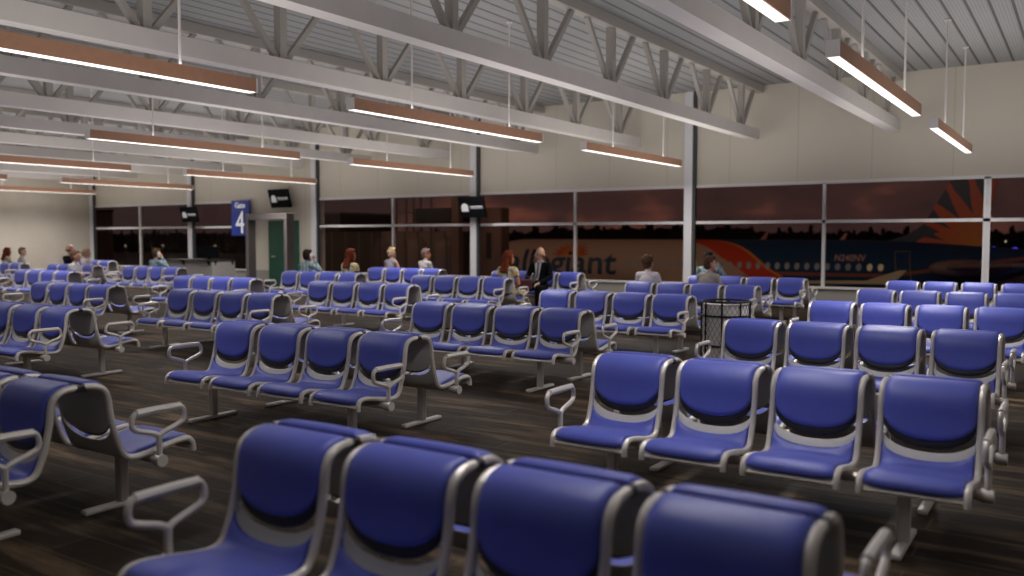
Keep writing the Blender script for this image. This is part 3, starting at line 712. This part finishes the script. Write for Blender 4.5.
def bend(o, x0, z0):
    bm = bmesh.new(); bm.from_mesh(o.data)
    for v in bm.verts: v.co = Vector((x0+v.co.x, v.co.z, z0+v.co.y))
    z = -2.0
    while z < 1.6:
        g = bm.verts[:]+bm.edges[:]+bm.faces[:]; bmesh.ops.bisect_plane(bm, geom=g, plane_co=(0, 0, z), plane_no=(0, 0, 1)); z += .12
    for v in bm.verts: v.co.y = ysurf(v.co.z, v.co.x, .025)
    bm.to_mesh(o.data); bm.free()
M['navy'] = mat('navy_lettering', (.018, .045, .09), .5); M['pinktxt'] = mat('pale_lettering', (.62, .40, .36), .5)
t = text_mesh('allegiant', 2.1, M['navy'], plane, 'airline_lettering', align='LEFT', extrude=0, bold=.035)
wd = max(v.co.x for v in t.data.vertices); mn = min(v.co.x for v in t.data.vertices)
for v in t.data.vertices: v.co.x = (v.co.x-mn)*7.95/(wd-mn)
bend(t, -32.0, -.62)
t = text_mesh('N240NV', .48, M['pinktxt'], plane, 'registration', align='LEFT', extrude=0, bold=.008)
wd = max(v.co.x for v in t.data.vertices); mn = min(v.co.x for v in t.data.vertices)
for v in t.data.vertices: v.co.x = (v.co.x-mn)*1.55/(wd-mn)
bend(t, -11.22, .38)
sb = MB(); cx_, cz_ = -27.4, .46; pts = []
for q in range(0, 45):
    a = PI*q/44; rr = 1.22 if q % 4 == 2 else (.78 if q % 2 == 0 else .98)
    pts.append((cx_+rr*math.cos(a)*1.15, cz_+rr*.78*math.sin(a)))
for q in range(44):
    a = pts[q]; b_ = pts[q+1]; sb.add([(cx_, ysurf(cz_, cx_, .03), cz_), ((a[0]+cx_)/2, ysurf((a[1]+cz_)/2, cx_, .03), (a[1]+cz_)/2), (a[0], ysurf(a[1], cx_, .03), a[1]), (b_[0], ysurf(b_[1], cx_, .03), b_[1]), ((b_[0]+cx_)/2, ysurf((b_[1]+cz_)/2, cx_, .03), (b_[1]+cz_)/2)], [(0, 1, 4), (1, 2, 3, 4)])
mo = mat('sunburst_orange', (.75, .19, .02), .5)
k = NT(mo); tc = k.n('ShaderNodeTexCoord'); vm = k.n('ShaderNodeVectorMath', operation='DISTANCE'); k.l(tc.outputs['Object'], vm.inputs[0]); vm.inputs[1].default_value = (cx_, ysurf(cz_), cz_)
k.l(k.mix(k.math('MULTIPLY', vm.outputs['Value'], 1.1), (.80, .33, .03), (.55, .09, .015)), k.b.inputs['Base Color'])
sb.build('sunburst_emblem', mo, plane)
# fin
m = mat('fin_livery', (.7, .15, .02), .4); k = NT(m); tc = k.n('ShaderNodeTexCoord'); sx = k.n('ShaderNodeSeparateXYZ'); k.l(tc.outputs['Object'], sx.inputs[0])
dx = k.math('SUBTRACT', -4.0, sx.outputs[0]); dz = k.math('SUBTRACT', sx.outputs[2], .6)
ang = k.math('ARCTAN2', dz, dx); rad = k.math('SQRT', k.math('ADD', k.math('MULTIPLY', dx, dx), k.math('MULTIPLY', dz, dz)))
saw = k.math('ABSOLUTE', k.math('SUBTRACT', k.math('FRACT', k.math('MULTIPLY_ADD', ang, 3.7, .10)), .5))
thr = k.math('MULTIPLY', k.math('SUBTRACT', rad, 2.3), .24)
ray_ = k.math('LESS_THAN', saw, k.math('MINIMUM', thr, .36))
bas = k.mix(k.math('MULTIPLY', k.math('SUBTRACT', rad, .6), .45), (.72, .30, .03), (.66, .10, .02)); k.t.nodes[-1].use_clamp = True
dors = k.math('MULTIPLY', k.math('GREATER_THAN', ang, .17), k.math('MULTIPLY', k.math('LESS_THAN', ang, .50), k.math('GREATER_THAN', k.math('MULTIPLY_ADD', ang, 3.2, rad), 4.3)))
k.l(k.mix(k.math('MAXIMUM', ray_, dors), bas, (.028, .04, .078)), k.b.inputs['Base Color'])
def slab(outline, y0, y1, name, material, parent, taper=1.0):
    n = len(outline); b = MB(); b.add([(x, y0, z) for x, z in outline]+[(x, y1, z) for x, z in outline], [tuple(range(n)), tuple(range(n, 2*n))[::-1]]+[(i, (i+1) % n, n+(i+1) % n, n+i) for i in range(n)])
    return b.build(name, material, parent)
slab([(-9.4, 1.35), (-8.5, 1.55), (-7.75, 1.85), (-7.12, 2.35), (-5.87, 4.72), (-4.55, 7.2), (-3.15, 7.2), (-3.84, 4.59), (-4.15, 2.75), (-4.40, .9), (-8, 1.2)], AY-.14, AY+.14, 'tail_fin', m, plane)
M['tailgrey'] = mat('stabiliser_grey', (.22, .15, .125), .5); M['wingp'] = mat('wing_paint', (.52, .45, .28), .45)
def wing(pts, th, name, material):
    b = MB(); n = len(pts); b.add([(x, y, z) for x, y, z in pts]+[(x, y, z+th) for x, y, z in pts], [tuple(range(n))[::-1], tuple(range(n, 2*n))]+[(i, (i+1) % n, n+(i+1) % n, n+i) for i in range(n)])
    return b.build(name, material, plane)
wing([(-6.3, 48.5, .05), (-2.7, 43.5, .35), (-1.2, 43.5, .38), (-3.6, 48.9, .10)], .16, 'stabiliser', M['tailgrey'])
wing([(-6.3, 51.5, .05), (-2.7, 56.5, .35), (-1.2, 56.5, .38), (-3.6, 51.1, .10)], .16, 'stabiliser', M['tailgrey'])
b = MB(); b.tube(crom([(-6.6, 48.3, .06), (-6.2, 48.2, .08), (-5.2, 48.2, .10), (-4.2, 48.7, .14), (-3.2, 49.2, .2)]), [.12+.30*math.sin(PI*i/20) for i in range(21)], 10, ref=(0, 0, 1)); b.build('stabiliser_fairing', M['tailgrey'], plane, smooth=True)
wing([(-21.5, 48.4, -1.1), (-8.2, 38.2, -.32), (-6.6, 38.2, -.30), (-13.0, 48.4, -.95)], .14, 'wing', M['wingp'])
wing([(-21.5, 51.6, -1.35), (-21.6, 66, 1.05), (-20.4, 66, 1.08), (-14.5, 51.6, -1.3)], .14, 'wing', M['wingp'])
slab([(-8.0, -.30), (-6.6, -.30), (-6.05, .30), (-6.35, .28)], 38.15, 38.25, 'winglet', M['wingp'], plane)
M['pink'] = mat('far_winglet', (.55, .25, .20), .5)
slab([(-21.1, 1.15), (-20.55, 1.15), (-20.2, 2.0), (-20.4, 2.0)], 66, 66.1, 'winglet', M['pink'], plane)
slab([(-11.45, 1.40), (-11.15, 1.40), (-10.98, 1.85), (-11.08, 1.85)], 49.95, 50.05, 'antenna', M['pink'], plane)
for (x, y) in ((-16.5, 45.2), (-16.5, 54.8)):
    MB().lathe([(.75, -1.7), (.95, -1.2), (1.0, 0), (.85, 1.0), (.55, 1.7)], 24).build('engine', mat('engine_blue', (.015, .04, .11), .4), plane, smooth=True, loc=(x, y, -2.35)).rotation_euler = (0, PI/2, 0)
for (x, y) in ((-32.5, 50), (-17, 46.4), (-17, 53.6)):
    lg = MB().tube([(x, y, -2.3), (x, y, GZ+.5)], .10).build('landing_gear_leg', M['frame'], plane, smooth=True)
    for s in (-.25, .25): MB().tube([(x, y+s-.12, GZ+.52), (x, y+s+.12, GZ+.52)], .5, 18, ref=(1, 0, 0)).build('wheel', M['black'], lg, smooth=True)

# second far aircraft tip behind (small pale winglet) is part of another parked jet
# jet bridge and service buildings --------------------------
def corr(name, c1, c2, sc):
    m = mat(name, c1, .7); k = NT(m); tc = k.n('ShaderNodeTexCoord'); sx = k.n('ShaderNodeSeparateXYZ'); k.l(tc.outputs['Object'], sx.inputs[0])
    a = k.math('FRACT', k.math('MULTIPLY', k.math('ADD', sx.outputs[0], sx.outputs[1]), sc)); f = k.math('GREATER_THAN', a, .86)
    k.l(k.mix(f, c1, c2), k.b.inputs['Base Color']); return m
M['jb'] = corr('jet_bridge_panels', (.14, .09, .07), (.06, .04, .033), 1.1); M['jb2'] = corr('dark_panels', (.11, .085, .068), (.17, .14, .115), 1.0)
M['jb3'] = mat('jet_bridge_brown', (.13, .07, .052), .7, noise=.15, nscale=.6); M['jbd'] = mat('jet_bridge_dark', (.016, .011, .010), .6)
jb = empty('jet_bridge', (0, 0, 0)); tag(jb, 'brown jet bridge cabin and corrugated tunnel against the aircraft nose', 'jet bridge')
MB().box(-26.2, -24.40, 36, 36.8, -1.5, 3.12).build('cabin', M['jb3'], jb, bevel=.08)
MB().box(-25.25, -24.98, 35.96, 36.0, .55, 1.85).build('cabin_window', M['jbd'], jb)
MB().box(-26.0, -25.9, 35.95, 36.0, -1.5, 3.0).build('cabin_seam', M['jbd'], jb)
MB().box(-26.6, -26.15, 34.8, 35.2, GZ, 4.4).build('lift_column', M['jb3'], jb, bevel=.05)
MB().box(-34.5, -27.2, 36.2, 39.3, -1.0, 1.95).build('tunnel', M['jb'], jb)
MB().box(-29.7, -27.3, 35.7, 38.5, 2.4, 3.15).build('roof_canopy', M['jbd'], jb, bevel=.05)
for x in (-31.3, -30.6, -30.1, -29.6, -28.9): MB().box(x, x+.07, 36.0, 36.1, 1.95, 4.6).build('lattice_post', M['jb3'], jb)
for z in (2.9, 3.9): MB().box(-31.3, -28.8, 36.0, 36.08, z, z+.08).build('lattice_rail', M['jb3'], jb)
for x in (-33.6, -30.9, -28.9): MB().cap((x+.9, 36.3, -1.6), (x+.9, 36.3, 1.0), .75, .75, 16).build('tunnel_bellows', M['jb'], jb, smooth=True)
MB().box(-30.2, -29.2, 37, 38, GZ, -1).build('support_leg', M['jb3'], jb)
tb = empty('terminal_wing', (0, 0, 0)); tag(tb, 'dark ribbed terminal annex wall filling the window left of the jet bridge', 'building')
MB().box(-37.8, -32.5, 32, 40, GZ, 1.92).build('wall', M['jb2'], tb)
MB().box(-37.4, -33.0, 33.5, 38, 1.9, 2.95).build('roof_plant', M['jbd'], tb, bevel=.1)
MB().lathe([(.42, -.3), (.42, .3)], 16).build('vent_fan', M['tailgrey'], tb, loc=(-36.6, 33.45, 2.5), smooth=True).rotation_euler = (PI/2, 0, 0)
ob = empty('outbuilding', (0, 0, 0)); tag(ob, 'dark boxy shed seen through the far left corner window', 'building')
MB().box(-106, -96.6, 60, 60.5, GZ, 4.6).build('wall', M['jb2'], ob); MB().box(-106.2, -96.5, 59.9, 60.6, 4.6, 4.9).build('roof', M['jbd'], ob)

# trees --------------------------------------------------------
M['tree'] = mat('tree_dark', (.012, .012, .008), .9, noise=.4, nscale=1); M['trunk'] = mat('trunk_dark', (.012, .009, .007), .9)
def crown_mesh(seed, tall):
    rnd = random.Random(seed); b = MB()
    for i in range(26):
        z = rnd.uniform(.15, 1.0); w = (1.04-z)*(.20 if tall else .26)+.02
        a = rnd.uniform(0, 2*PI); rr = rnd.uniform(.2, 1)*w; s = rnd.uniform(.045, .085)*(1.35-z*.7)
        bm = bmesh.new(); bmesh.ops.create_icosphere(bm, subdivisions=2, radius=s)
        vs = [Vector((v.co.x, v.co.y, v.co.z*1.5))*(1+rnd.uniform(-.4, .45))+Vector((rr*math.cos(a), rr*math.sin(a), z-.06)) for v in bm.verts]
        fs = [tuple(v.index for v in f.verts) for f in bm.faces]; bm.free(); b.add([tuple(v) for v in vs], fs)
    b.cap((0, 0, .15), (0, 0, .9), .17, .04, 8)
    return b
crowns = []
for s in range(5):
    root = empty('tree', (0, 0, 0)); tag(root, 'dark evergreen in the silhouetted tree line beyond the airfield', 'tree', 'trees along the airfield edge')
    crown_mesh(s, s % 2).build('crown', M['tree'], root); MB().cap((0, 0, 0), (0, 0, .7), .04, .02, 6).build('trunk', M['trunk'], root)
    crowns.append(root)
index_kids(); used = set(); rnd = random.Random(9)
for i in range(120):
    x = -408+3.38*i+rnd.uniform(-.5, .5); D = 200+(i % 2)*4.5+rnd.uniform(-.5, .5)
    near_nose = -130 < x < -70
    hgt = rnd.uniform(7.3, 8.4)*(1.17 if near_nose else 1)*(1.12 if rnd.random() < .12 else 1)
    s = i % 5; o = crowns[s] if s not in used else copy_tree(crowns[s]); used.add(s)
    o.location = (x, D, GZ); o.scale = (hgt*.95, hgt*.95, hgt); o.rotation_euler.z = rnd.uniform(0, 6)
us = MB(); N = 760
for i in range(N):
    x = -430+435*i/N; hh = 7.05+.25*math.sin(i*.7)+rnd.uniform(-.3, .4)+(1.2 if -130 < x < -70 else 0)
    us.add([(x-.25, 216, GZ), (x+.85, 216, GZ), (x+.75, 216, GZ+hh*.93), (x+.3, 216.3, GZ+hh), (x-.15, 216, GZ+hh*.9), (x-.25, 217, GZ), (x+.85, 217, GZ), (x+.75, 217, GZ+hh*.93), (x+.3, 216.7, GZ+hh), (x-.15, 217, GZ+hh*.9)],
           [(0, 1, 2, 3, 4), (9, 8, 7, 6, 5), (2, 7, 8, 3), (3, 8, 9, 4), (0, 4, 9, 5), (1, 6, 7, 2)])
tag(us.build('undergrowth', M['tree']), 'dark continuous undergrowth closing the foot of the tree line', 'undergrowth', kind='stuff')
# field lights
for i, (px, y, z, mm) in enumerate(((-9.5, 120, .36, 'bluelamp'), (-7.2, 120, .26, 'bluelamp'), (-9.9, 145, 1.0, 'warmlamp'), (-12.8, 140, 1.0, 'warmlamp'))):
    l = empty('airfield_lamp', (px, y, GZ)); tag(l, ['blue airfield lamp, left of the pair right of the aircraft tail', 'blue airfield lamp, right of the pair by the tail', 'small warm airfield lamp above the right-hand blue lamp', 'small warm airfield lamp just right of aircraft tail'][i], 'lamp')
    MB().tube([(0, 0, 0), (0, 0, z-GZ-.15)], .05).build('post', M['black'], l); MB().ell((0, 0, z-GZ), (.30 if i < 2 else .12, .2, .13), 10, 8).build('lamp_head', M[mm], l, smooth=True)
for i, (th, D, z) in enumerate(((-57.3, 90, .1), (-55.2, 100, .1), (-52.2, 100, .1), (-49.0, 100, .1))):
    l = empty('airfield_lamp', (D*math.tan(R(th)), D, GZ)); tag(l, 'small warm ground lamp out on the dark airfield, %s from the left corner' % ordn[i], 'lamp')
    MB().tube([(0, 0, 0), (0, 0, z-GZ-.15)], .05).build('post', M['black'], l); MB().ell((0, 0, z-GZ), (.11, .11, .11), 10, 8).build('lamp_head', M['warmlamp'], l, smooth=True)

# ------------------------------------------------------------------ world: dusk sky with pink cloud
wd = bpy.data.worlds.new('dusk'); bpy.context.scene.world = wd; wd.use_nodes = True
nt = wd.node_tree; k = NT(wd); bg = nt.nodes['Background']
tc = k.n('ShaderNodeTexCoord'); mp = k.n('ShaderNodeMapping'); mp.inputs['Scale'].default_value = (1, 1, 2.6); k.l(tc.outputs['Generated'], mp.inputs[0])
n = k.n('ShaderNodeTexNoise'); n.inputs['Scale'].default_value = 9.5; n.inputs['Detail'].default_value = 5; n.inputs['Roughness'].default_value = .5; k.l(mp.outputs[0], n.inputs['Vector'])
r = k.n('ShaderNodeValToRGB'); k.l(n.outputs['Fac'], r.inputs['Fac']); e = r.color_ramp.elements
e[0].position = .40; e[0].color = (.040, .021, .020, 1); e[1].position = .76; e[1].color = (.20, .066, .043, 1)
x_ = e.new(.56); x_.color = (.060, .028, .025, 1)
sx = k.n('ShaderNodeSeparateXYZ'); k.l(tc.outputs['Generated'], sx.inputs[0])
# fade clouds towards the far left, where the sky is plain
fl = k.n('ShaderNodeMapRange'); fl.inputs[1].default_value = -.82; fl.inputs[2].default_value = -.55; k.l(sx.outputs[0], fl.inputs[0])
c = k.mix(fl.outputs[0], (.042, .025, .024), r.outputs['Color']); k.l(c, bg.inputs[0]); bg.inputs[1].default_value = .82

# ------------------------------------------------------------------ added fill lamps
# added unseen fill lamps lighting the near side of the aircraft
for x in (-36, -22, -8):
    area('aircraft_fill', (x, 24, 9), (R(62), 0, 0), 2, 1, 300, (1, .78, .62))
# added unseen fill without fixtures: soft upward light for deck and truss undersides
for x in (-1.5, -7.5, -13.5, -19.5, -25.5, -31.0):
    for y in (-2.0, 4.5, 11.0, 16.8):
        area('aisle_fill', (x, y, 2.35), (PI, 0, 0), 4.2, 4.2, (60 if y < 14 else 80) if y > 0 else 44, (1, .95, .90))

# ------------------------------------------------------------------ camera
cam = bpy.data.cameras.new('camera'); co = bpy.data.objects.new('camera', cam); C.objects.link(co)
co.location = (0, 0, 1.637); co.rotation_euler = (R(90-3.345), 0, R(33.4))
cam.sensor_width = 36; cam.lens = 871.6/1024*36; cam.clip_end = 2000
cam.dof.use_dof = True; cam.dof.focus_distance = 8.0; cam.dof.aperture_fstop = 1.15
bpy.context.scene.camera = co
vs_ = bpy.context.scene.view_settings
vs_.view_transform = 'Standard'; vs_.look = 'None'; vs_.exposure = 0
bpy.context.scene.cycles.max_bounces = 6 if hasattr(bpy.context.scene, 'cycles') else 6
